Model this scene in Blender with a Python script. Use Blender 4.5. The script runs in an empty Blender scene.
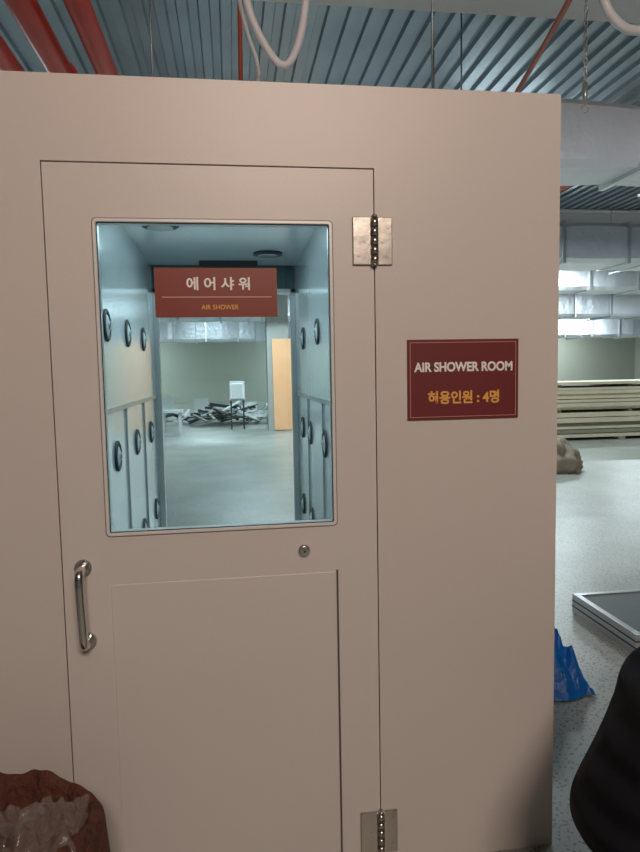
import bpy, bmesh, math, random
from mathutils import Matrix, Vector, noise
random.seed(7)
scene=bpy.context.scene
scene.view_settings.view_transform='Standard'
scene.view_settings.look='None'

# ---------------------------------------------------------------- materials
def srgb(r,g,b):
    f=lambda c:(c/255/12.92) if c/255<=0.04045 else ((c/255+0.055)/1.055)**2.4
    return (f(r),f(g),f(b),1)
def mat(name,col,rough=0.5,metal=0.0,var=0.06,vscale=6,bump=0.0,bscale=30,spec=0.5,emit=None,estr=0,alpha=1.0,col2=None,coat=0):
    m=bpy.data.materials.new(name); m.use_nodes=True
    nt=m.node_tree; p=nt.nodes['Principled BSDF']
    tc=nt.nodes.new('ShaderNodeTexCoord')
    n=nt.nodes.new('ShaderNodeTexNoise'); n.inputs['Scale'].default_value=vscale; n.inputs['Detail'].default_value=5
    nt.links.new(tc.outputs['Object'],n.inputs['Vector'])
    mx=nt.nodes.new('ShaderNodeMix'); mx.data_type='RGBA'
    a=tuple(c*(1-var) for c in col[:3])+(1,); b=tuple(min(1,c*(1+var)) for c in col[:3])+(1,)
    if col2: a=col; b=col2
    mx.inputs[6].default_value=a; mx.inputs[7].default_value=b
    nt.links.new(n.outputs['Fac'],mx.inputs[0]); nt.links.new(mx.outputs[2],p.inputs['Base Color'])
    p.inputs['Roughness'].default_value=rough; p.inputs['Metallic'].default_value=metal
    p.inputs['Specular IOR Level'].default_value=spec
    p.inputs['Alpha'].default_value=alpha
    p.inputs['Coat Weight'].default_value=coat
    if bump:
        n2=nt.nodes.new('ShaderNodeTexNoise'); n2.inputs['Scale'].default_value=bscale; n2.inputs['Detail'].default_value=6
        nt.links.new(tc.outputs['Object'],n2.inputs['Vector'])
        bp=nt.nodes.new('ShaderNodeBump'); bp.inputs['Strength'].default_value=bump; bp.inputs['Distance'].default_value=0.02
        nt.links.new(n2.outputs['Fac'],bp.inputs['Height']); nt.links.new(bp.outputs['Normal'],p.inputs['Normal'])
    if emit:
        p.inputs['Emission Color'].default_value=emit; p.inputs['Emission Strength'].default_value=estr
    return m
def glassmat(name,col,ior=1.35):
    m=bpy.data.materials.new(name); m.use_nodes=True; nt=m.node_tree; nt.nodes.clear()
    o=nt.nodes.new('ShaderNodeOutputMaterial'); t=nt.nodes.new('ShaderNodeBsdfTransparent'); g=nt.nodes.new('ShaderNodeBsdfGlossy')
    g.inputs['Roughness'].default_value=0.02; t.inputs['Color'].default_value=col
    fr=nt.nodes.new('ShaderNodeFresnel'); fr.inputs['IOR'].default_value=ior
    mx=nt.nodes.new('ShaderNodeMixShader')
    nt.links.new(fr.outputs[0],mx.inputs[0]); nt.links.new(t.outputs[0],mx.inputs[1]); nt.links.new(g.outputs[0],mx.inputs[2]); nt.links.new(mx.outputs[0],o.inputs[0])
    return m
M={}
M['booth']=mat('booth_powder_coat',(0.65,0.605,0.58,1),0.40,var=0.025,vscale=2.5,bump=0.03,bscale=180)
M['leaf']=mat('door_powder_coat',(0.67,0.63,0.61,1),0.38,var=0.025,vscale=2.5,bump=0.03,bscale=180)
M['gap']=mat('black_gasket',(0.012,0.011,0.011,1),0.8)
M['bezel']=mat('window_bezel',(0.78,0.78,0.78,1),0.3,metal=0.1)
M['chrome']=mat('polished_steel',(0.70,0.69,0.68,1),0.2,metal=1,bump=0.05,bscale=60)
M['hinge']=mat('hinge_steel',(0.50,0.48,0.44,1),0.28,metal=1,bump=0.04,bscale=25)
M['glass']=glassmat('door_glass',(0.90,0.97,0.98,1),1.5)
M['inner']=mat('chamber_panel',(0.74,0.80,0.83,1),0.14,metal=0.45,var=0.04,bump=0.05,bscale=5)
M['innerceil']=mat('chamber_ceiling',(0.74,0.80,0.83,1),0.18,metal=0.1,var=0.05)
M['black']=mat('black_rubber',(0.02,0.022,0.025,1),0.5)
M['greystrip']=mat('grey_seal_and_shade',(0.10,0.095,0.09,1),0.5)  # window seal, also the painted shade strip beside the kick panel
M['steel']=mat('brushed_steel',(0.55,0.58,0.6,1),0.25,metal=1)
M['nozzle']=mat('nozzle_white',(0.62,0.68,0.70,1),0.35,metal=0.3)
M['signA']=mat('sign_board_red',srgb(132,56,42),0.4,var=0.03)
M['signB']=mat('sign_board_maroon',srgb(112,44,46),0.4,var=0.03)
M['white']=mat('sign_white',(0.88,0.87,0.86,1),0.5,var=0.01)
M['orange']=mat('sign_orange',srgb(235,172,85),0.5,var=0.01)
M['pink']=mat('sign_pink_line',srgb(215,165,150),0.5,var=0.01)
M['duct']=mat('foil_insulation',(0.76,0.78,0.84,1),0.34,metal=0.25,var=0.10,vscale=3,bump=0.9,bscale=7)
M['deck']=mat('galvanised_deck',(0.27,0.33,0.38,1),0.34,metal=0.45,var=0.3,vscale=1.5,bump=0.25,bscale=2)
M['red']=mat('sprinkler_red',srgb(220,55,32),0.4,var=0.1)
M['copper']=mat('orange_conduit',srgb(185,85,50),0.45,var=0.1)
M['beam']=mat('beam_paint',(0.70,0.67,0.67,1),0.5,var=0.08,vscale=3)
M['wire']=mat('white_cable',(0.85,0.87,0.92,1),0.4,var=0.02)
M['rod']=mat('galvanised_rod',(0.35,0.37,0.38,1),0.35,metal=0.8)
M['wall']=mat('warehouse_wall',(0.46,0.47,0.40,1),0.7,var=0.08,vscale=0.6)
M['wood']=mat('stacked_board',srgb(225,215,190),0.6,col2=srgb(190,178,150),vscale=3)
M['board2']=mat('grey_board',srgb(140,138,122),0.6,var=0.15)
M['warmglow']=mat('warm_glow_orange',srgb(250,195,150),0.5,col2=srgb(235,165,115),vscale=2)  # warm glow painted into the colour
M['sack']=mat('paper_sack',srgb(150,138,122),0.8,var=0.2,bump=0.5,bscale=12)
M['blue']=mat('blue_sheet',srgb(15,105,190),0.35,var=0.2,vscale=8,bump=0.4,bscale=20)
M['panelgrey']=mat('filter_media',srgb(95,100,102),0.6,var=0.1)
M['alu']=mat('aluminium',(0.62,0.64,0.65,1),0.3,metal=0.7)
M['bag']=mat('brown_sack',srgb(112,64,46),0.8,col2=srgb(58,32,25),vscale=16,bump=1.0,bscale=45)
M['trousers']=mat('dark_trousers',(0.02,0.022,0.03,1),0.8,var=0.2)
M['skin']=mat('skin',srgb(205,160,130),0.5,var=0.04)
M['hair']=mat('black_hair',(0.01,0.008,0.007,1),0.4,bump=0.5,bscale=80)
M['shoe']=mat('work_boot',(0.03,0.025,0.02,1),0.5)
M['debris']=mat('white_scrap',srgb(205,210,210),0.5,var=0.1)
M['dark']=mat('dark_scrap',srgb(50,55,55),0.6,var=0.2)
M['lamp']=mat('lamp_diffuser',(0.9,0.95,1,1),0.4,emit=(0.85,0.96,1,1),estr=6)
M['warm']=mat('warm_diffuser',(1,0.9,0.8,1),0.4,emit=(1,0.75,0.55,1),estr=3)
M['concrete']=mat('concrete_column',(0.45,0.47,0.46,1),0.8,var=0.1,bump=0.2)
M['film']=mat('clear_film',(0.42,0.38,0.35,1),0.10,alpha=0.30,bump=0.3,bscale=30,spec=0.9)
M['header']=mat('header_teal',(0.06,0.11,0.12,1),0.25)
def jacketmat():
    m=mat('navy_padded_jacket',(0.006,0.007,0.012,1),0.8,var=0.3,spec=0.2); nt=m.node_tree; p=nt.nodes['Principled BSDF']
    tc=nt.nodes.new('ShaderNodeTexCoord'); w=nt.nodes.new('ShaderNodeTexWave'); w.bands_direction='Z'; w.inputs['Scale'].default_value=4; w.inputs['Distortion'].default_value=1.5; w.inputs['Detail'].default_value=2
    nt.links.new(tc.outputs['Object'],w.inputs['Vector']); b=nt.nodes.new('ShaderNodeBump'); b.inputs['Strength'].default_value=0.7; b.inputs['Distance'].default_value=0.03
    nt.links.new(w.outputs['Fac'],b.inputs['Height']); nt.links.new(b.outputs['Normal'],p.inputs['Normal']); return m
M['jacket']=jacketmat()
def floormat():
    m=bpy.data.materials.new('speckled_floor'); m.use_nodes=True; nt=m.node_tree; p=nt.nodes['Principled BSDF']
    tc=nt.nodes.new('ShaderNodeTexCoord')
    v=nt.nodes.new('ShaderNodeTexVoronoi'); v.inputs['Scale'].default_value=62; nt.links.new(tc.outputs['Object'],v.inputs['Vector'])
    r=nt.nodes.new('ShaderNodeValToRGB'); r.color_ramp.elements[0].position=0.20; r.color_ramp.elements[1].position=0.42
    r.color_ramp.elements[0].color=(0.16,0.16,0.14,1); r.color_ramp.elements[1].color=(0.42,0.43,0.40,1)
    nt.links.new(v.outputs['Distance'],r.inputs[0])
    n=nt.nodes.new('ShaderNodeTexNoise'); n.inputs['Scale'].default_value=1.3; n.inputs['Detail'].default_value=8; nt.links.new(tc.outputs['Object'],n.inputs['Vector'])
    r2=nt.nodes.new('ShaderNodeValToRGB'); r2.color_ramp.elements[0].position=0.3; r2.color_ramp.elements[1].position=0.7
    r2.color_ramp.elements[0].color=(0.70,0.70,0.68,1); r2.color_ramp.elements[1].color=(1,1,1,1); nt.links.new(n.outputs['Fac'],r2.inputs[0])
    mx=nt.nodes.new('ShaderNodeMix'); mx.data_type='RGBA'; mx.blend_type='MULTIPLY'; mx.inputs[0].default_value=1
    nt.links.new(r.outputs[0],mx.inputs[6]); nt.links.new(r2.outputs[0],mx.inputs[7]); nt.links.new(mx.outputs[2],p.inputs['Base Color'])
    p.inputs['Roughness'].default_value=0.35
    return m
M['floor']=floormat()

# ---------------------------------------------------------------- helpers
def link(o,parent=None):
    bpy.context.collection.objects.link(o)
    if parent: o.parent=parent
    return o
def empty(name,loc=(0,0,0)):
    o=bpy.data.objects.new(name,None); o.empty_display_size=0.1; o.location=loc
    return link(o)
def frombm(name,bm,mats,parent=None,smooth=False):
    me=bpy.data.meshes.new(name); bm.normal_update(); bm.to_mesh(me); bm.free()
    for m in (mats if isinstance(mats,(list,tuple)) else [mats]): me.materials.append(m)
    if smooth:
        for p in me.polygons: p.use_smooth=True
    return link(bpy.data.objects.new(name,me),parent)
def addbox(bm,x0,x1,y0,y1,z0,z1,mi=0,bev=0,rot=None):
    r=bmesh.ops.create_cube(bm,size=1)
    vs=r['verts']; c=Vector(((x0+x1)/2,(y0+y1)/2,(z0+z1)/2))
    for v in vs:
        v.co=Vector((v.co.x*(x1-x0),v.co.y*(y1-y0),v.co.z*(z1-z0)))
        if rot: v.co=rot@v.co
        v.co+=c
    fs=set(f for v in vs for f in v.link_faces)
    if bev:
        es=list(set(e for v in vs for e in v.link_edges))
        rr=bmesh.ops.bevel(bm,geom=es,offset=bev,segments=2,affect='EDGES',profile=0.5)
        fs=set(f for f in rr['faces'])|set(f for f in fs if f.is_valid)
    for f in fs: f.material_index=mi
def box(name,x0,x1,y0,y1,z0,z1,m,parent=None,bev=0):
    bm=bmesh.new(); addbox(bm,x0,x1,y0,y1,z0,z1,0,bev); return frombm(name,bm,m,parent)
def addcyl(bm,p0,p1,r,seg=16,mi=0,r2=None,caps=True):
    p0=Vector(p0);p1=Vector(p1);d=p1-p0
    q=d.to_track_quat('Z','Y').to_matrix().to_4x4()
    rr=bmesh.ops.create_cone(bm,cap_ends=caps,segments=seg,radius1=r,radius2=r if r2 is None else r2,depth=d.length,matrix=Matrix.Translation((p0+p1)/2)@q)
    for v in rr['verts']:
        for f in v.link_faces: f.material_index=mi; f.smooth=len(f.verts)==4
def tube(name,pts,r,m,parent=None,res=4):
    c=bpy.data.curves.new(name,'CURVE'); c.dimensions='3D'; c.bevel_depth=r; c.bevel_resolution=res; c.use_fill_caps=True
    s=c.splines.new('NURBS'); s.points.add(len(pts)-1)
    for i,p in enumerate(pts): s.points[i].co=(*p,1)
    s.use_endpoint_u=True; s.order_u=3; s.resolution_u=8
    c.materials.append(m)
    return link(bpy.data.objects.new(name,c),parent)
def text(name,body,m,cx,cz,width,y,parent,bold=0.0,height=None,sp=1.0):
    c=bpy.data.curves.new(name,'FONT'); c.body=body; c.size=0.1; c.align_x='CENTER'; c.align_y='CENTER'
    c.offset=bold; c.extrude=0.002; c.space_character=sp
    o=bpy.data.objects.new(name+'_tmp',c); bpy.context.collection.objects.link(o)
    bpy.context.view_layer.update()
    me=bpy.data.meshes.new_from_object(o.evaluated_get(bpy.context.evaluated_depsgraph_get()))
    bpy.data.objects.remove(o)
    xs=[v.co.x for v in me.vertices]; ys=[v.co.y for v in me.vertices]
    w=max(xs)-min(xs); h=max(ys)-min(ys); mx=(max(xs)+min(xs))/2; my=(max(ys)+min(ys))/2
    sx=width/w; sy=sx if height is None else height/h
    for v in me.vertices:
        a=(v.co.x-mx)*sx; b=(v.co.y-my)*sy; d=v.co.z
        v.co=Vector((cx+a, y-d*0.25, cz+b))
    me.materials.clear(); me.materials.append(m)
    return link(bpy.data.objects.new(name,me),parent)

# ---------------------------------------------------------------- building shell
XL,XR,YF,YB,ZC=-16,22,-6,31,4.8
HT=4.79
bm=bmesh.new(); addbox(bm,XL,XR,YF,YB,-0.1,0); frombm('floor',bm,M['floor'])
box('wall_back',XL,XR,YB,YB+0.2,0,5.2,M['wall'])
box('wall_front',XL,XR,YF-0.2,YF,0,5.2,M['wall'])
box('wall_left',XL-0.2,XL,YF,YB,0,5.2,M['wall'])
box('wall_right',XR,XR+0.2,YF,YB,0,5.2,M['wall'])
bm=bmesh.new(); x=XL; per=0.20
prof=[]
while x<XR:
    prof+=[(x,ZC),(x+0.09,ZC),(x+0.105,ZC+0.045),(x+0.185,ZC+0.045)]; x+=per
vs0=[bm.verts.new((a,YF,b)) for a,b in prof]; vs1=[bm.verts.new((a,YB,b)) for a,b in prof]
for i in range(len(prof)-1): bm.faces.new((vs0[i],vs1[i],vs1[i+1],vs0[i+1]))
v=[bm.verts.new(c) for c in ((XL,YF,ZC+.3),(XR,YF,ZC+.3),(XR,YB,ZC+.3),(XL,YB,ZC+.3))]; bm.faces.new(v)
frombm('ceiling',bm,M['deck'])
def ibeam(name,y,w,z0,z1,m):
    bm=bmesh.new()
    addbox(bm,XL+.02,XR-.02,y-w/2,y+w/2,z0,z0+0.03); addbox(bm,XL+.02,XR-.02,y-0.02,y+0.02,z0+0.03,z1-0.03); addbox(bm,XL+.02,XR-.02,y-w/2,y+w/2,z1-0.03,z1)
    frombm(name,bm,m)
ibeam('roof_beam',3.15,0.55,4.28,HT,M['beam'])
for i,yy in enumerate((11.5,16.6,22.5)): ibeam('roof_beam.%03d'%(i+1),yy,0.35,4.35,HT,M['beam'])
bm=bmesh.new(); addbox(bm,5.3,5.5,5.3,9.3,4.35,4.55); addbox(bm,5.38,5.42,5.3,9.3,4.55,HT); frombm('roof_purlin',bm,M['copper'])

# ---------------------------------------------------------------- air shower booth
booth=empty('air_shower_booth',(0,0,0))
BX0,BX1,BD,BH=-0.985,0.925,2.6,2.202
IX0,IX1,IH=-0.49,0.43,2.15
DX0,DX1,DH=-0.457,0.391,1.988
T=0.05; G=0.003
bm=bmesh.new()
addbox(bm,BX0,DX0-G,0,T,0,BH); addbox(bm,DX1+G,BX1,0,T,0,BH); addbox(bm,DX0-G,DX1+G,0,T,DH+G,BH)
bmesh.ops.remove_doubles(bm,verts=bm.verts,dist=1e-5)
frombm('front_panel',bm,M['booth'],booth)
box('gap_gasket_left',DX0-0.03,DX0+0.012,0.035,0.06,0,DH+0.02,M['gap'],booth)
box('gap_gasket_right',DX1-0.012,DX1+0.03,0.035,0.06,0,DH+0.02,M['gap'],booth)
box('gap_gasket_top',DX0-0.03,DX1+0.03,0.035,0.06,DH-0.012,DH+0.02,M['gap'],booth)
box('side_panel_right',BX1-0.04,BX1,T,BD,0,BH,M['booth'],booth)
box('side_panel_left',BX0,BX0+0.04,T,BD,0,BH,M['booth'],booth)
box('roof_panel',BX0,BX1,T,BD,BH-0.03,BH,M['booth'],booth)
box('chamber_wall_left',IX0-0.03,IX0,0.07,BD-0.06,0,IH,M['inner'],booth)
box('chamber_wall_right',IX1,IX1+0.03,0.07,BD-0.06,0,IH,M['inner'],booth)
box('chamber_ceiling',IX0-0.03,IX1+0.03,0.07,BD-0.06,IH,IH+0.02,M['innerceil'],booth)
bm=bmesh.new()
addbox(bm,BX0,IX0-0.0,BD-0.05,BD,0,BH-0.03); addbox(bm,IX1,BX1,BD-0.05,BD,0,BH-0.03)
frombm('back_panel',bm,M['inner'],booth)
box('back_header',IX0,IX1,BD-0.05,BD,2.0,BH-0.03,M['header'],booth)
for nm,xa,xb in (('seam_left',IX0,IX0+0.008),('seam_right',IX1-0.008,IX1)):
    bm=bmesh.new(); addbox(bm,xa,xb,0.1,BD-0.06,1.30,1.32)
    for yy in (0.7,1.3,1.9,2.45): addbox(bm,xa,xb,yy,yy+0.008,0,1.30)
    frombm(nm,bm,M['steel'],booth)
def nozzle(x,y,z,side):
    bm=bmesh.new(); s=side
    R=0.064
    n1,n2=32,10; rings=[]
    for i in range(n1):
        a=2*math.pi*i/n1; ring=[]
        for j in range(n2):
            b=2*math.pi*j/n2; rr=R-0.009+0.011*math.cos(b)
            ring.append(bm.verts.new((x+s*(0.004+0.007*math.sin(b)),y+rr*math.cos(a),z+rr*math.sin(a))))
        rings.append(ring)
    for i in range(n1):
        for j in range(n2):
            f=bm.faces.new((rings[i][j],rings[(i+1)%n1][j],rings[(i+1)%n1][(j+1)%n2],rings[i][(j+1)%n2])); f.smooth=True
    r=bmesh.ops.create_uvsphere(bm,u_segments=24,v_segments=14,radius=1,matrix=Matrix.Translation((x,y,z))@Matrix.Diagonal((0.014,0.047,0.047,1)))
    for v in r['verts']:
        for f in v.link_faces: f.material_index=1; f.smooth=True
    addcyl(bm,(x+s*0.012,y,z),(x+s*0.018,y,z),0.016,18,1); addcyl(bm,(x+s*0.018,y,z),(x+s*0.0185,y,z),0.012,18,0)
    return frombm('air_nozzle',bm,[M['black'],M['nozzle']],booth)
for z,ys in ((1.65,(0.93,1.45,2.0)),(1.11,(1.05,1.62,2.19)),(0.62,(1.05,1.75,2.3))):
    for y in ys: nozzle(IX0,y,z,1)
for z,ys in ((1.65,(0.9,1.45,2.1)),(1.11,(1.25,1.82,2.2)),(0.62,(1.25,1.82,2.25))):
    for y in ys: nozzle(IX1,y,z,-1)
for x,y in ((-0.31,1.40),(0.23,2.10),(0.23,0.9)):
    bm=bmesh.new(); addcyl(bm,(x,y,IH),(x,y,IH-0.012),0.085,28,0); addcyl(bm,(x,y,IH-0.012),(x,y,IH-0.02),0.06,28,1)
    frombm('downlight',bm,[M['black'],M['steel']],booth)
bm=bmesh.new()
for i in range(6): addbox(bm,-0.16+i*0.003,0.16-i*0.003,2.38+i*0.02,2.39+i*0.02,IH-0.03-0.008*i,IH,0)
addbox(bm,-0.18,0.18,2.36,2.37,IH-0.04,IH,0)
frombm('ceiling_grille',bm,M['black'],booth)
bm=bmesh.new()
addbox(bm,IX0,IX0+0.03,BD-0.05,BD+0.01,0,2.0); addbox(bm,IX1-0.03,IX1,BD-0.05,BD+0.01,0,2.0); addbox(bm,IX0,IX1,BD-0.05,BD+0.01,1.975,2.0)
frombm('rear_door_frame',bm,M['alu'],booth)

# ---------------------------------------------------------------- front door
door=empty('door_1',(0,0,0))
WX0,WX1,WZ0,WZ1=-0.342,0.278,1.024,1.851
bm=bmesh.new()
addbox(bm,DX0,WX0+0.006,0.0005,0.045,0.012,DH-0.001); addbox(bm,WX1-0.006,DX1,0.0005,0.045,0.012,DH-0.001)
addbox(bm,WX0+0.006,WX1-0.006,0.0005,0.045,0.012,WZ0+0.006); addbox(bm,WX0+0.006,WX1-0.006,0.0005,0.045,WZ1-0.006,DH-0.001)
frombm('leaf',bm,M['leaf'],door)
def rrect(x0,x1,z0,z1,r,n=6):
    pts=[]
    for cx,cz,a0 in ((x1-r,z1-r,0),(x0+r,z1-r,90),(x0+r,z0+r,180),(x1-r,z0+r,270)):
        for i in range(n+1):
            a=math.radians(a0+90*i/n); pts.append((cx+r*math.cos(a),cz+r*math.sin(a)))
    return pts
def framering(name,prof,m,parent):
    bm=bmesh.new(); loops=[]
    for ins,y,r in prof:
        loops.append([bm.verts.new((a,y,b)) for a,b in rrect(WX0+ins,WX1-ins,WZ0+ins,WZ1-ins,r)])
    for A,B in zip(loops,loops[1:]):
        n=len(A)
        for i in range(n): bm.faces.new((A[i],B[i],B[(i+1)%n],A[(i+1)%n]))
    return frombm(name,bm,m,parent)
framering('outer_seal',[(-0.0012,0.0,0.012),(-0.0012,-0.0012,0.012),(0.001,-0.0012,0.011)],M['greystrip'],door)
framering('window_bezel',[(0,0.001,0.012),(0.001,-0.004,0.011),(0.003,-0.006,0.010),(0.0085,-0.006,0.006),(0.0100,-0.004,0.004),(0.0105,0.004,0.004)],M['bezel'],door)
framering('window_gasket',[(0.0095,-0.002,0.004),(0.0112,-0.001,0.003),(0.0112,0.006,0.003)],M['gap'],door)
box('window_glass',WX0+0.007,WX1-0.007,0.004,0.008,WZ0+0.007,WZ1-0.007,M['glass'],door)
framering('inner_reveal',[(0.008,0.009,0.006),(0.008,0.045,0.006)],M['bezel'],door)
bm=bmesh.new(); addbox(bm,-0.337,0.273,-0.0014,0.002,0.02,0.892,0,0.0013); frombm('kick_panel',bm,M['leaf'],door)
box('edge_light_left',-0.3394,-0.3375,-0.0012,0.001,0.02,0.892,M['bezel'],door)  # pale strip stands in for light caught on the panel's left edge
box('edge_shade_right',0.2735,0.2785,-0.0026,0.001,0.02,0.897,M['greystrip'],door)  # dark strip stands in for shade along the panel's right edge
hx=-0.403
tube('pull_handle',[(hx-0.002,0,0.945),(hx-0.002,-0.03,0.945),(hx-0.002,-0.052,0.94),(hx-0.002,-0.055,0.905),(hx,-0.055,0.84),(hx+0.002,-0.055,0.785),(hx+0.002,-0.052,0.75),(hx+0.002,-0.03,0.745),(hx+0.002,0,0.745)],0.0125,M['chrome'],door,res=6)
bm=bmesh.new(); addcyl(bm,(hx-0.002,0.001,0.945),(hx-0.002,-0.008,0.945),0.022,24); addcyl(bm,(hx+0.002,0.001,0.745),(hx+0.002,-0.008,0.745),0.022,24)
frombm('handle_rose',bm,M['chrome'],door)
bm=bmesh.new(); addcyl(bm,(0.184,0.001,0.958),(0.184,-0.006,0.958),0.0165,28); addcyl(bm,(0.184,-0.006,0.958),(0.184,-0.016,0.958),0.014,28,r2=0.011); addcyl(bm,(0.184,-0.016,0.958),(0.184,-0.0162,0.958),0.003,10,1)
frombm('lock_cylinder',bm,[M['chrome'],M['gap']],door)
def hinge(z0,z1):
    h=(z1-z0); bm=bmesh.new()
    addbox(bm,0.332,0.385,-0.007,0.001,z0,z1,0,0.002); addbox(bm,0.397,0.441,-0.007,0.001,z0,z1,0,0.002)
    n=5
    for i in range(n):
        a=z0+h*(0.02+0.96*i/n); b=z0+h*(0.02+0.96*(i+1)/n)-0.0015
        addcyl(bm,(0.391,-0.010,a),(0.391,-0.010,b),0.0105,20)
    addcyl(bm,(0.391,-0.010,z1-0.003),(0.391,-0.010,z1+0.004),0.008,16); addcyl(bm,(0.391,-0.010,z0-0.003),(0.391,-0.010,z0+0.003),0.008,16)
    for xx in (0.35,0.365,0.413,0.428):
        for k,zz in enumerate((0.2,0.5,0.8)):
            if (xx in (0.35,0.428))==(k!=1): addcyl(bm,(xx,-0.006,z0+h*zz),(xx,-0.0085,z0+h*zz),0.005,12,0)
    return frombm('hinge',bm,M['hinge'],door)
hinge(1.735,1.862); hinge(0.045,0.172)

# ---------------------------------------------------------------- signs
s=empty('air_shower_sign',(0,0,0))
box('board',-0.192,0.126,-0.0005,0.0035,1.599,1.727,M['signA'],s)
text('korean_text','에 어 샤 워',M['white'],-0.028,1.686,0.165,-0.001,s,bold=0.0026,height=0.034)
box('rule',-0.174,0.112,-0.0015,-0.0004,1.650,1.6525,M['pink'],s)
text('english_text','AIR SHOWER',M['orange'],-0.025,1.625,0.098,-0.001,s,bold=0.0012,height=0.0125)
s=empty('air_shower_room_sign',(0,0,0))
box('board',0.481,0.804,-0.004,-0.0005,1.310,1.533,M['signB'],s)
bm=bmesh.new(); a,b,c,d=0.4885,0.7965,1.3175,1.5255; w=0.0012
addbox(bm,a,b,-0.0048,-0.0038,c,c+w); addbox(bm,a,b,-0.0048,-0.0038,d-w,d); addbox(bm,a,a+w,-0.0048,-0.0038,c,d); addbox(bm,b-w,b,-0.0048,-0.0038,c,d)
frombm('border',bm,M['pink'],s)
text('english_text','AIR SHOWER ROOM',M['white'],0.643,1.457,0.286,-0.0045,s,bold=0.0035,height=0.027)
text('korean_text','허용인원 : 4명',M['orange'],0.643,1.372,0.208,-0.0045,s,bold=0.0033,height=0.037)

# ---------------------------------------------------------------- pipes, cables, conduits above
def pipe(name,x,z,r,m,y0,y1,collars=()):
    bm=bmesh.new(); addcyl(bm,(x,y0,z),(x,y1,z),r,24)
    for c in collars:
        addcyl(bm,(x,c,z),(x,c+0.12,z),r*1.2,24)
    return frombm(name,bm,m)
pipe('sprinkler_pipe',-0.78,3.5,0.070,M['red'],-3,8.8,(3.2,6))
pipe('sprinkler_pipe.001',-1.08,3.5,0.080,M['red'],-3,8.8,(3.0,6))
pipe('sprinkler_pipe.002',-1.48,3.62,0.075,M['red'],-3,8.8,(2.6,5,8))
for nm,x,y,z0 in (('threaded_rod',-0.42,2.4,2.5),('threaded_rod.001',1.20,2.0,2.55)):
    bm=bmesh.new(); addcyl(bm,(x,y,z0),(x,y,HT),0.006,8); addcyl(bm,(x,y,z0),(x,y,z0+0.02),0.014,8)
    if nm.endswith('001'):
        for i in range(12):
            a0=math.pi*i/12*1.5; a1=math.pi*(i+1)/12*1.5
            addcyl(bm,(x-0.03+0.03*math.cos(a0),y,z0-0.03*math.sin(a0)),(x-0.03+0.03*math.cos(a1),y,z0-0.03*math.sin(a1)),0.005,6)
    frombm(nm,bm,M['rod'])
tube('looped_cable',[(0.07,1.5,HT),(0.08,1.5,3.5),(0.12,1.5,3.2),(0.20,1.5,3.02),(0.30,1.5,2.90),(0.38,1.5,3.05),(0.42,1.5,3.3),(0.40,1.5,3.6),(0.40,1.5,HT)],0.019,M['wire'])
tube('looped_cable.001',[(0.05,1.8,HT),(0.06,1.8,3.6),(0.12,1.8,3.25),(0.20,1.8,3.05),(0.16,1.8,2.86),(0.05,1.8,2.84),(-0.05,1.8,2.9),(-0.10,1.8,2.86)],0.011,M['wire'])
tube('flexible_conduit',[(0.12,2.2,HT),(0.11,2.2,3.6),(0.10,2.25,2.9),(0.09,2.3,2.25)],0.013,M['copper'])
tube('copper_pipe',[(2.0,1.5,3.75),(2.6,3.6,3.9),(3.3,7.5,4.1)],0.02,M['copper'])
bm=bmesh.new()
cxx,cyy=2.03,1.8; k=0
zz=HT-0.02
while zz>3.02:
    n=10
    for i in range(n):
        a0=2*math.pi*i/n; a1=2*math.pi*(i+1)/n
        def P(a):
            u=0.010*math.cos(a); w=0.02*math.sin(a)
            return (cxx+(u if k%2 else 0),cyy+(0 if k%2 else u),zz+w)
        addcyl(bm,P(a0),P(a1),0.004,5,caps=False)
    zz-=0.034; k+=1
addcyl(bm,(cxx,cyy,3.05),(cxx,cyy,2.93),0.014,12)
for i in range(10):
    a0=math.pi*i/10*1.5-1.5; a1=math.pi*(i+1)/10*1.5-1.5
    addcyl(bm,(cxx+0.02*math.cos(a0),cyy,2.91+0.02*math.sin(a0)),(cxx+0.02*math.cos(a1),cyy,2.91+0.02*math.sin(a1)),0.005,6)
frombm('hanging_chain',bm,M['alu'])
tube('white_hose',[(1.86,1.5,HT),(1.90,1.5,3.6),(1.95,1.5,3.30),(2.05,1.5,3.20),(2.15,1.5,3.18),(2.4,1.5,3.24),(2.6,1.5,3.5),(2.6,1.5,HT)],0.024,M['wire'])

# ---------------------------------------------------------------- ducts
def duct(name,x0,x1,yf,d,z0,h,seglen=1.3):
    bm=bmesh.new(); x=x0
    while x<x1-0.01:
        xe=min(x+seglen,x1)
        n=6; loops=[]
        for i in range(n+1):
            u=i/n; xx=x+(xe-x)*u; bul=0.03*math.sin(math.pi*u)+random.uniform(-.006,.006)
            prof=[]
            for a,b in ((0.08,0),(0.92,0),(1,0.1),(1,0.9),(0.92,1),(0.08,1),(0,0.9),(0,0.1)):
                prof.append((yf+d*a+(a-0.5)*2*bul, z0+h*b+(b-0.5)*2*bul))
            loops.append([bm.verts.new((xx,p,q)) for p,q in prof])
        for A,B in zip(loops,loops[1:]):
            for i in range(8): 
                f=bm.faces.new((A[i],A[(i+1)%8],B[(i+1)%8],B[i]))
        bm.faces.new(loops[0][::-1]); bm.faces.new(loops[-1])
        addbox(bm,xe-0.03,xe+0.03,yf-0.04,yf+d+0.04,z0-0.04,z0+h+0.04,1)
        x=xe
    xx=x0+0.6
    while xx<x1:
        for yy in (yf-0.06,yf+d+0.06): addcyl(bm,(xx,yy,z0-0.06),(xx,yy,HT),0.008,6,1)
        addbox(bm,xx-0.02,xx+0.02,yf-0.1,yf+d+0.1,z0-0.08,z0-0.05,1)
        xx+=2.4
    return frombm(name,bm,[M['duct'],M['alu']])
duct('insulated_duct',1.6,21,4.3,0.7,3.42,0.60,seglen=2.5)
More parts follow.
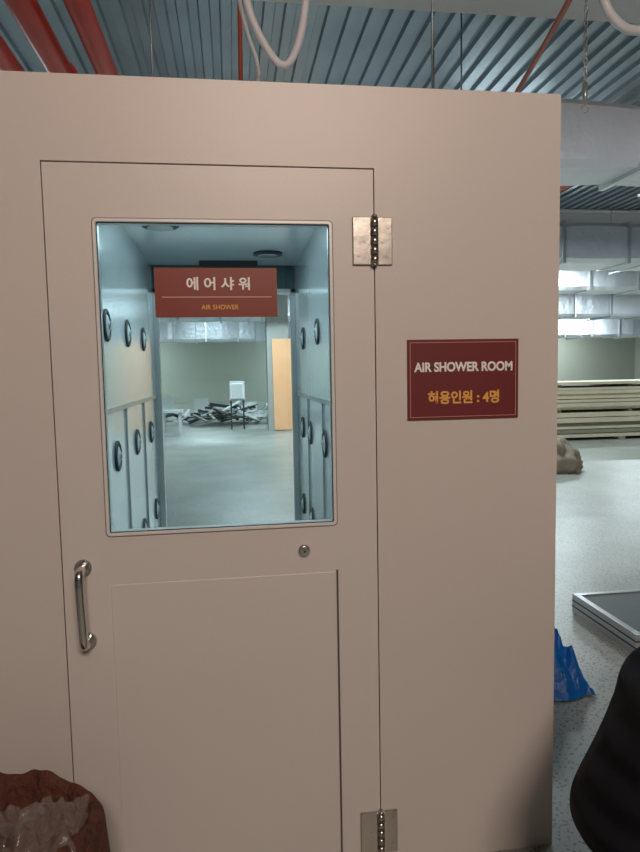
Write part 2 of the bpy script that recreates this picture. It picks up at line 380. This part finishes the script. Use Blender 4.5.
duct('insulated_duct.001',-12,21,9.7,1.0,3.42,0.70)
duct('insulated_duct.002',-12,21,13.2,1.0,3.36,0.72)
duct('insulated_duct.003',-12,21,18.5,1.2,3.15,0.8)
duct('insulated_duct.004',-14,21,25,1.2,2.80,0.9)
# ---------------------------------------------------------------- far warehouse contents
bm=bmesh.new(); z=0.06
for xx in (6.2,7.6,9.0,10.4): addbox(bm,xx,xx+0.12,10.0,11.6,0,0.06,1)
while z<1.15:
    h=random.choice((0.05,0.07,0.09)); o=random.uniform(-.12,.15); sh=random.uniform(-0.05,0.05)
    y=10.0+sh
    for k in range(4):
        addbox(bm,6.0+o+random.uniform(-.12,.1),10.5+o,y,y+0.36,z,z+h,random.choice((0,0,0,0,1)))
        y+=0.39
    z+=h+random.choice((0.004,0.006,0.015))
    if random.random()<0.18:
        for xx in (6.3,7.8,9.3): addbox(bm,xx,xx+0.08,10.05,11.5,z,z+0.05,1)
        z+=0.052
frombm('board_stack',bm,[M['wood'],M['board2']])
def blob(name,c,rx,ry,h,m,amp=0.05,top=0.6,parent=None,fr=4,seed=0,seg=40,rings=20):
    bm=bmesh.new(); R=[]
    for i in range(rings+1):
        u=i/rings; ring=[]
        prof=(1-(u**2.0)*(1-top))*(0.92+0.12*math.sin(math.pi*min(u*1.2,1)))
        for j in range(seg):
            a=2*math.pi*j/seg
            nn=noise.noise(Vector((math.cos(a)*fr*0.5,math.sin(a)*fr*0.5,u*fr+seed)))*amp+noise.noise(Vector((math.cos(a)*fr*1.7,math.sin(a)*fr*1.7,u*fr*1.4+seed)))*amp*0.7
            ring.append(bm.verts.new((c[0]+rx*prof*math.cos(a)*(1+nn*4)-0.18*u*rx,c[1]+ry*prof*math.sin(a)*(1+nn*4),c[2]+h*u+nn*h*0.8*u)))
        R.append(ring)
    for A,B in zip(R,R[1:]):
        for j in range(seg): bm.faces.new((A[j],A[(j+1)%seg],B[(j+1)%seg],B[j]))
    cc=bm.verts.new((c[0]-0.18*rx,c[1],c[2]+h*1.02)) 
    for j in range(seg): bm.faces.new((R[-1][j],R[-1][(j+1)%seg],cc))
    bm.faces.new(R[0][::-1])
    return frombm(name,bm,m,parent,smooth=True)
blob('cement_sack',(4.52,6.6,0),0.30,0.25,0.46,M['sack'],0.10,0.30,seed=5)
bm=bmesh.new()
for i in range(120):
    x=random.gauss(-0.1,0.75); y=17+random.uniform(-.9,.9); l=random.uniform(0.3,1.2); 
    hz=0.40*math.exp(-(x+0.1)**2/0.7)
    rot=Matrix.Rotation(random.uniform(0,math.pi),3,'Z')@Matrix.Rotation(random.uniform(-.4,.4),3,'Y')
    z=random.uniform(0.05,0.08+hz)
    z=max(z,0.03+l*0.2)
    addbox(bm,x-l/2,x+l/2,y-0.04,y+0.04,z,z+random.choice((0.02,0.04,0.08)),random.choice((0,0,1,1,2)),rot=rot)
frombm('scrap_heap',bm,[M['debris'],M['dark'],M['board2']])
bm=bmesh.new()
for x,y in ((-1.75,14.5),(-2.3,14.9),(-2.9,15.1)):
    for dx in (0,0.4):
        for dy in (0,0.4): addbox(bm,x+dx,x+dx+0.05,y+dy,y+dy+0.05,0,0.5)
    addbox(bm,x-0.05,x+0.5,y-0.05,y+0.5,0.5,0.56)
frombm('pallet_trestle',bm,M['debris'])
# white boards leaning in a trestle behind
bm=bmesh.new()
for i,(x,w_,h_) in enumerate(((-2.9,0.5,1.0),(-2.2,0.35,0.8),(-1.2,0.45,0.7),(0.35,0.4,0.55))):
    addbox(bm,x,x+w_,18.6,18.64,0.01,h_,0,rot=Matrix.Rotation(math.radians(-10),3,'X')); addbox(bm,x,x+0.04,18.3,18.9,0,0.04,1); addbox(bm,x+w_-0.04,x+w_,18.3,18.9,0,0.04,1)
    addbox(bm,x+0.02,x+w_-0.02,18.7,18.74,0.0,h_*0.9,1)
frombm('panel_offcuts',bm,[M['debris'],M['board2']])
box_b=bmesh.new(); addbox(box_b,-0.08,0.32,14.9,15.2,0.75,1.25,0,0.03); addbox(box_b,-0.04,0.28,14.85,14.92,0.81,1.19,1,0.01); 
for xx in (-0.06,0.26): addbox(box_b,xx,xx+0.04,14.95,15.15,0,0.76,2)
frombm('site_monitor',box_b,[M['debris'],mat('screen_glow',(0.9,0.85,0.9,1),0.3,emit=(0.95,0.85,0.95,1),estr=0.7),M['dark']])
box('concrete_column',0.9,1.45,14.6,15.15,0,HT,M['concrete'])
bm=bmesh.new(); addbox(bm,1.02,1.78,14.3,14.34,0.02,2.3,0,rot=Matrix.Rotation(math.radians(-7),3,'X')); frombm('warm_glow_sheet',bm,M['warmglow'])  # pale orange sheet standing in for a warm glow in the door glass
box('concrete_column.001',-6.0,-5.4,14.6,15.15,0,HT,M['concrete'])
box('concrete_column.002',10.6,11.1,21,21.5,0,HT,M['concrete'])
bm=bmesh.new(); a,b,c,d,h=1.965,3.2,1.13,1.74,0.11; t=0.035
addbox(bm,a,b,c,c+t,0,h,0,0.003); addbox(bm,a,b,d-t,d,0,h,0,0.003); addbox(bm,a,a+t,c+t,d-t,0,h,0,0.003); addbox(bm,b-t,b,c+t,d-t,0,h,0,0.003)
addbox(bm,a+t,b-t,c+t,d-t,0.01,h-0.008,1)
for zz in (0.035,0.07):
    addbox(bm,a-0.003,b,c-0.003,c,zz,zz+0.006,2); addbox(bm,a-0.003,a,c,d,zz,zz+0.006,2)
frombm('filter_unit',bm,[M['alu'],M['panelgrey'],M['dark']])
bm=bmesh.new(); n=40; G2=[]
for i in range(n+1):
    row=[]
    for j in range(n+1):
        u=i/n; v=j/n
        x=1.05+u*0.50+0.03*noise.noise(Vector((v*5,u*3,1))); y=0.78+v*0.70+0.05*noise.noise(Vector((u*5,v*3,4)))
        e=min(u,1-u,v,1-v)*2
        z=0.008+max(0,(0.16+0.20*noise.noise(Vector((u*3.5,v*3.5,2.6)))+0.13*noise.noise(Vector((u*11,v*11,7))))*min(1,e*2.6))
        row.append(bm.verts.new((x,y,z)))
    G2.append(row)
for i in range(n):
    for j in range(n): bm.faces.new((G2[i][j],G2[i+1][j],G2[i+1][j+1],G2[i][j+1]))
frombm('blue_plastic_sheet',bm,M['blue'])

# ---------------------------------------------------------------- brown sack with plastic, front left
bag=empty('waste_sack',(0,0,0))
bm=bmesh.new(); seg=96; prof=[(0.86,0),(0.98,0.06),(1.02,0.12),(1.03,0.18),(1.03,0.25),(1.01,0.31),(0.99,0.36),(0.96,0.40),(0.94,0.43),(0.90,0.45),(0.86,0.455),(0.80,0.45),(0.76,0.42),(0.70,0.38),(0.5,0.36),(0.2,0.37),(0.02,0.37)]
R=[]
for k,(r,z) in enumerate(prof):
    ring=[]
    for j in range(seg):
        a=2*math.pi*j/seg
        f1=noise.noise(Vector((math.cos(a)*1.6,math.sin(a)*1.6,z*4)))*0.08
        f2=noise.noise(Vector((math.cos(a)*5,math.sin(a)*5,z*5+3)))*0.05+noise.noise(Vector((math.cos(a)*12,math.sin(a)*12,z*14)))*0.025
        zz=z+(0.03*noise.noise(Vector((math.cos(a)*2.6,math.sin(a)*2.6,9)))-0.025*math.cos(a)+0.012*noise.noise(Vector((math.cos(a)*7,math.sin(a)*7,2))))*(z/0.48)
        rr=r*(1+f1+f2)
        ring.append(bm.verts.new((-0.555+0.235*rr*math.cos(a),-0.27+0.20*rr*math.sin(a),max(0,zz))))
    R.append(ring)
for A,B in zip(R,R[1:]):
    for j in range(seg): bm.faces.new((A[j],A[(j+1)%seg],B[(j+1)%seg],B[j]))
bm.faces.new(R[0][::-1])
o=frombm('sack_body',bm,M['bag'],bag,smooth=True)
sm=o.modifiers.new('s','SUBSURF'); sm.levels=1; sm.render_levels=1
bm=bmesh.new(); n=40; G3=[]
for i in range(n+1):
    row=[]
    for j in range(n+1):
        u=i/n;v=j/n
        x=-0.59+u*0.22; y=-0.44+v*0.26
        z=0.415+0.04*math.sin(math.pi*u)*math.sin(math.pi*v)+0.045*noise.noise(Vector((u*5,v*5,5)))+0.022*noise.noise(Vector((u*12,v*12,8)))-0.05*max(0,(0.3-v))*3
        row.append(bm.verts.new((x+0.02*noise.noise(Vector((v*8,u*2,3))),y+0.02*noise.noise(Vector((u*8,v*2,6))),z)))
    G3.append(row)
for i in range(n):
    for j in range(n): bm.faces.new((G3[i][j],G3[i+1][j],G3[i+1][j+1],G3[i][j+1]))
frombm('plastic_film',bm,M['film'],bag,smooth=True)

# ---------------------------------------------------------------- crouching worker
worker=empty('crouching_person',(0,0,0))
def skin(name,verts,edges,m,parent,root=0,sub=2,remesh=0):
    me=bpy.data.meshes.new(name); me.from_pydata([v[0] for v in verts],edges,[])
    o=link(bpy.data.objects.new(name,me),parent); me.materials.append(m)
    sk=o.modifiers.new('skin','SKIN'); sk.use_smooth_shade=True
    for i,v in enumerate(verts):
        r=v[1]; d=me.skin_vertices[0].data[i]; d.radius=(r,r) if not isinstance(r,tuple) else r; d.use_root=(i==root)
    s=o.modifiers.new('sub','SUBSURF'); s.levels=sub; s.render_levels=sub
    if remesh:
        q=o.modifiers.new('rm','REMESH'); q.mode='VOXEL'; q.voxel_size=remesh; q.use_smooth_shade=True
        q=o.modifiers.new('sm','SMOOTH'); q.iterations=6; q.factor=0.6
    return o
PX,PY=0.93,-0.46
def W(x,y,z): return (PX+x,PY+y,z)
V=[(W(-0.06,0,0.30),(0.20,0.17)),(W(-0.03,0,0.42),(0.19,0.165)),(W(0.05,0,0.55),(0.19,0.155)),(W(0.15,0,0.66),(0.18,0.135)),(W(0.22,0,0.75),0.085),(W(0.25,0,0.80),0.068)]
E=[(0,1),(1,2),(2,3),(3,4),(4,5)]
for s_ in (-1,1):
    b=len(V)
    V+=[(W(0.15,0.18*s_,0.67),0.085),(W(0.25,0.25*s_,0.57),0.070),(W(0.35,0.24*s_,0.47),0.062),(W(0.45,0.18*s_,0.53),0.052),(W(0.53,0.12*s_,0.57),0.045)]
    E+=[(3,b),(b,b+1),(b+1,b+2),(b+2,b+3),(b+3,b+4)]
skin('padded_jacket',V,E,M['jacket'],worker,remesh=0.014)
for s_ in (-1,1):
    V=[(W(-0.02,0.09*s_,0.23),0.125),(W(0.10,0.12*s_,0.30),0.11),(W(0.25,0.16*s_,0.40),0.09),(W(0.42,0.19*s_,0.50),0.07),(W(0.37,0.185*s_,0.34),0.064),(W(0.28,0.17*s_,0.14),0.052)]
    skin('trouser_leg',V,[(0,1),(1,2),(2,3),(3,4),(4,5)],M['trousers'],worker,remesh=0.012)
    y=0.17*s_
    skin('boot',[(W(0.26,y,0.15),0.052),(W(0.26,y,0.07),0.052),(W(0.36,y+0.01*s_,0.052),0.046),(W(0.48,y+0.02*s_,0.042),0.038)],[(0,1),(1,2),(2,3)],M['shoe'],worker)
    wx,wy,wz=0.53,0.12*s_,0.57
    V=[(W(wx,wy,wz),0.028),(W(wx+0.04,wy-0.01*s_,wz+0.005),(0.034,0.02)),(W(wx+0.085,wy-0.02*s_,wz+0.005),(0.036,0.018))]
    skin('palm',V,[(0,1),(1,2)],M['skin'],worker)
    for fi,(oy,L) in enumerate(((-0.027,0.062),(-0.009,0.074),(0.009,0.070),(0.027,0.055))):
        bx,by,bz=wx+0.08,wy-0.02*s_+oy,wz+0.005
        skin('finger_%d'%(fi+1),[(W(bx,by,bz),0.009),(W(bx+L*0.45,by,bz-0.004),0.0088),(W(bx+L*0.8,by,bz-0.02),0.008),(W(bx+L,by,bz-0.042),0.007)],[(0,1),(1,2),(2,3)],M['skin'],worker)
    skin('thumb',[(W(wx+0.03,wy-0.01*s_-0.02*s_,wz),0.011),(W(wx+0.06,wy-0.055*s_,wz-0.01),0.010),(W(wx+0.09,wy-0.06*s_,wz-0.025),0.008)],[(0,1),(1,2)],M['skin'],worker)
def head():
    C=Vector(W(0.33,0,0.93))
    bm=bmesh.new(); r=bmesh.ops.create_uvsphere(bm,u_segments=40,v_segments=28,radius=1)
    for v in bm.verts:
        x,y,z=v.co
        X=0.098*x; Y=0.076*y; Z=0.118*z
        if z<0: Y*=1+0.25*z; X*=1+0.10*z
        if x>0:
            X+= 0.024*math.exp(-(y/0.16)**2-((z+0.12)/0.16)**2)
            X+= 0.008*math.exp(-(y/0.30)**2-((z+0.42)/0.07)**2)
            X+= 0.012*math.exp(-(y/0.30)**2-((z+0.80)/0.18)**2)
            for s in (-1,1): X-=0.010*math.exp(-((y-0.38*s)/0.18)**2-((z-0.08)/0.12)**2)
            X+=0.005*math.exp(-((z-0.27)/0.09)**2)
        v.co=Vector((X,Y,Z))+C
    frombm('head',bm,M['skin'],worker,smooth=True)
    bm=bmesh.new(); bmesh.ops.create_uvsphere(bm,u_segments=40,v_segments=28,radius=1)
    kill=[v for v in bm.verts if (v.co.x>0.35 and v.co.z<0.55) or v.co.z<-0.55 or (abs(v.co.y)>0.8 and v.co.z<0.0 and v.co.x>-0.1)]
    bmesh.ops.delete(bm,geom=kill,context='VERTS')
    for v in bm.verts: v.co=Vector((0.107*v.co.x-0.004,0.084*v.co.y,0.128*v.co.z))+C
    frombm('hair',bm,M['hair'],worker,smooth=True)
    for s in (-1,1):
        bm=bmesh.new(); bmesh.ops.create_uvsphere(bm,u_segments=16,v_segments=10,radius=1)
        for v in bm.verts: v.co=Vector((0.018*v.co.x,0.010*v.co.y,0.030*v.co.z))+C+Vector((-0.005,0.078*s,-0.005))
        frombm('ear',bm,M['skin'],worker,smooth=True)
        bm=bmesh.new(); bmesh.ops.create_uvsphere(bm,u_segments=16,v_segments=10,radius=0.012,matrix=Matrix.Translation(C+Vector((0.081,0.029*s,0.010))))
        frombm('eye',bm,M['white'],worker,smooth=True)
        bm=bmesh.new(); bmesh.ops.create_uvsphere(bm,u_segments=12,v_segments=8,radius=0.006,matrix=Matrix.Translation(C+Vector((0.090,0.029*s,0.010))))
        frombm('iris',bm,M['black'],worker,smooth=True)
        bm=bmesh.new(); addbox(bm,C.x+0.086,C.x+0.094,C.y+0.029*s-0.014,C.y+0.029*s+0.014,C.z+0.030,C.z+0.035,0,0.002)
        frombm('eyebrow',bm,M['hair'],worker)
    bm=bmesh.new(); bmesh.ops.create_uvsphere(bm,u_segments=16,v_segments=8,radius=1,matrix=Matrix.Translation(C+Vector((0.089,0,-0.052)))@Matrix.Diagonal((0.007,0.022,0.006,1)))
    frombm('mouth',bm,mat('lips',srgb(160,95,85),0.5),worker,smooth=True)
    skin('neck',[(tuple(Vector(W(0.24,0,0.76))),0.052),(tuple(Vector(W(0.30,0,0.87))),0.052)],[(0,1)],M['skin'],worker)
head()

# ---------------------------------------------------------------- lights
def area(name,loc,rot,sx,sy,power,col,fixture=None):
    l=bpy.data.lights.new(name,'AREA'); l.shape='RECTANGLE'; l.size=sx; l.size_y=sy; l.energy=power; l.color=col
    o=bpy.data.objects.new(name,l); o.location=loc; o.rotation_euler=rot; link(o,fixture); return o
k=0
for (x,y,p) in ((4,7.5,125),(-4,7.5,170),(11,8,150),(0.5,12.3,180),(7.5,12.5,170),(-7,15,190),(3,16.3,180),(12,16,200),(-1,21.5,210),(7,23.5,200),(15,24,220),(-9,23,200),(4,28.5,200),(-5,28.5,200),(16.5,28.8,220)):  # last one added to brighten the far back wall
    bm=bmesh.new(); addbox(bm,x-0.75,x+0.75,y-0.12,y+0.12,3.9,3.96,0); addbox(bm,x-0.7,x+0.7,y-0.09,y+0.09,3.87,3.9,1)
    for dx in (-0.6,0.6): addcyl(bm,(x+dx,y,3.96),(x+dx,y,HT),0.005,6)
    o=frombm('strip_light' if k==0 else 'strip_light.%03d'%k,bm,[M['beam'],M['lamp']])
    a_=area('tube',(x,y,3.86),(0,0,0),1.4,0.2,p,(0.82,0.97,1.0)); a_.parent=o
    a_=area('added_uplight',(x,y,3.98),(math.pi,0,0),1.4,0.2,16,(0.82,0.97,1.0)); a_.parent=o  # upward light added to brighten the ducts and deck
    k+=1
bm=bmesh.new(); x,y=3.9,1.9; addbox(bm,x-0.6,x+0.6,y-0.1,y+0.1,3.25,3.3,0); addbox(bm,x-0.55,x+0.55,y-0.08,y+0.08,3.22,3.25,1)
for dx in (-0.5,0.5): addcyl(bm,(x+dx,y,3.3),(x+dx,y,HT),0.005,6)
o=frombm('added_duct_lamp',bm,[M['beam'],M['lamp']])  # out-of-view batten added to brighten the front of the near duct
a_=area('tube',(x,y,3.2),(math.radians(35),0,0),1.1,0.16,45,(0.86,0.96,1.0)); a_.parent=o
bm=bmesh.new(); R_=Matrix.Rotation(math.radians(-24),3,'X')
addbox(bm,-0.3,1.5,-4.9,-4.8,3.45,4.55,0,rot=R_); addbox(bm,-0.25,1.45,-4.80,-4.79,3.5,4.5,1,rot=R_); addcyl(bm,(0.6,-4.95,0),(0.6,-4.95,4.0),0.03,12); addcyl(bm,(0.6,-4.95,0),(0.6,-4.95,0.03),0.3,24)
o=frombm('added_front_lamp',bm,[M['black'],M['warm']])  # unseen lamp and stand, added to light the booth front warmly
a_=area('warm_panel',(0.6,-4.70,3.98),(math.radians(66),0,0),1.7,1.0,122,(1.0,0.80,0.68)); a_.parent=o
a_=area('chamber_light',(-0.03,1.3,IH-0.02),(0,0,0),0.5,1.2,9,(0.78,0.96,1.0)); a_.parent=booth
w=bpy.data.worlds.new('world'); scene.world=w; w.use_nodes=True
w.node_tree.nodes['Background'].inputs[0].default_value=(0.5,0.6,0.7,1); w.node_tree.nodes['Background'].inputs[1].default_value=0.05

# ---------------------------------------------------------------- camera
yaw,pitch,roll=map(math.radians,(7.733,4.842,1.072))
fw=Vector((math.sin(yaw)*math.cos(pitch),math.cos(yaw)*math.cos(pitch),-math.sin(pitch)))
r0=Vector((math.cos(yaw),-math.sin(yaw),0)); u0=r0.cross(fw)
r=r0*math.cos(roll)-u0*math.sin(roll); u=u0*math.cos(roll)+r0*math.sin(roll)
cd=bpy.data.cameras.new('camera'); cd.sensor_fit='HORIZONTAL'; cd.sensor_width=36; cd.lens=36; cd.clip_start=0.05
co=link(bpy.data.objects.new('camera',cd)); 
co.matrix_world=Matrix((( r.x,u.x,-fw.x,0),(r.y,u.y,-fw.y,-1.73),(r.z,u.z,-fw.z,1.45),(0,0,0,1)))
scene.camera=co
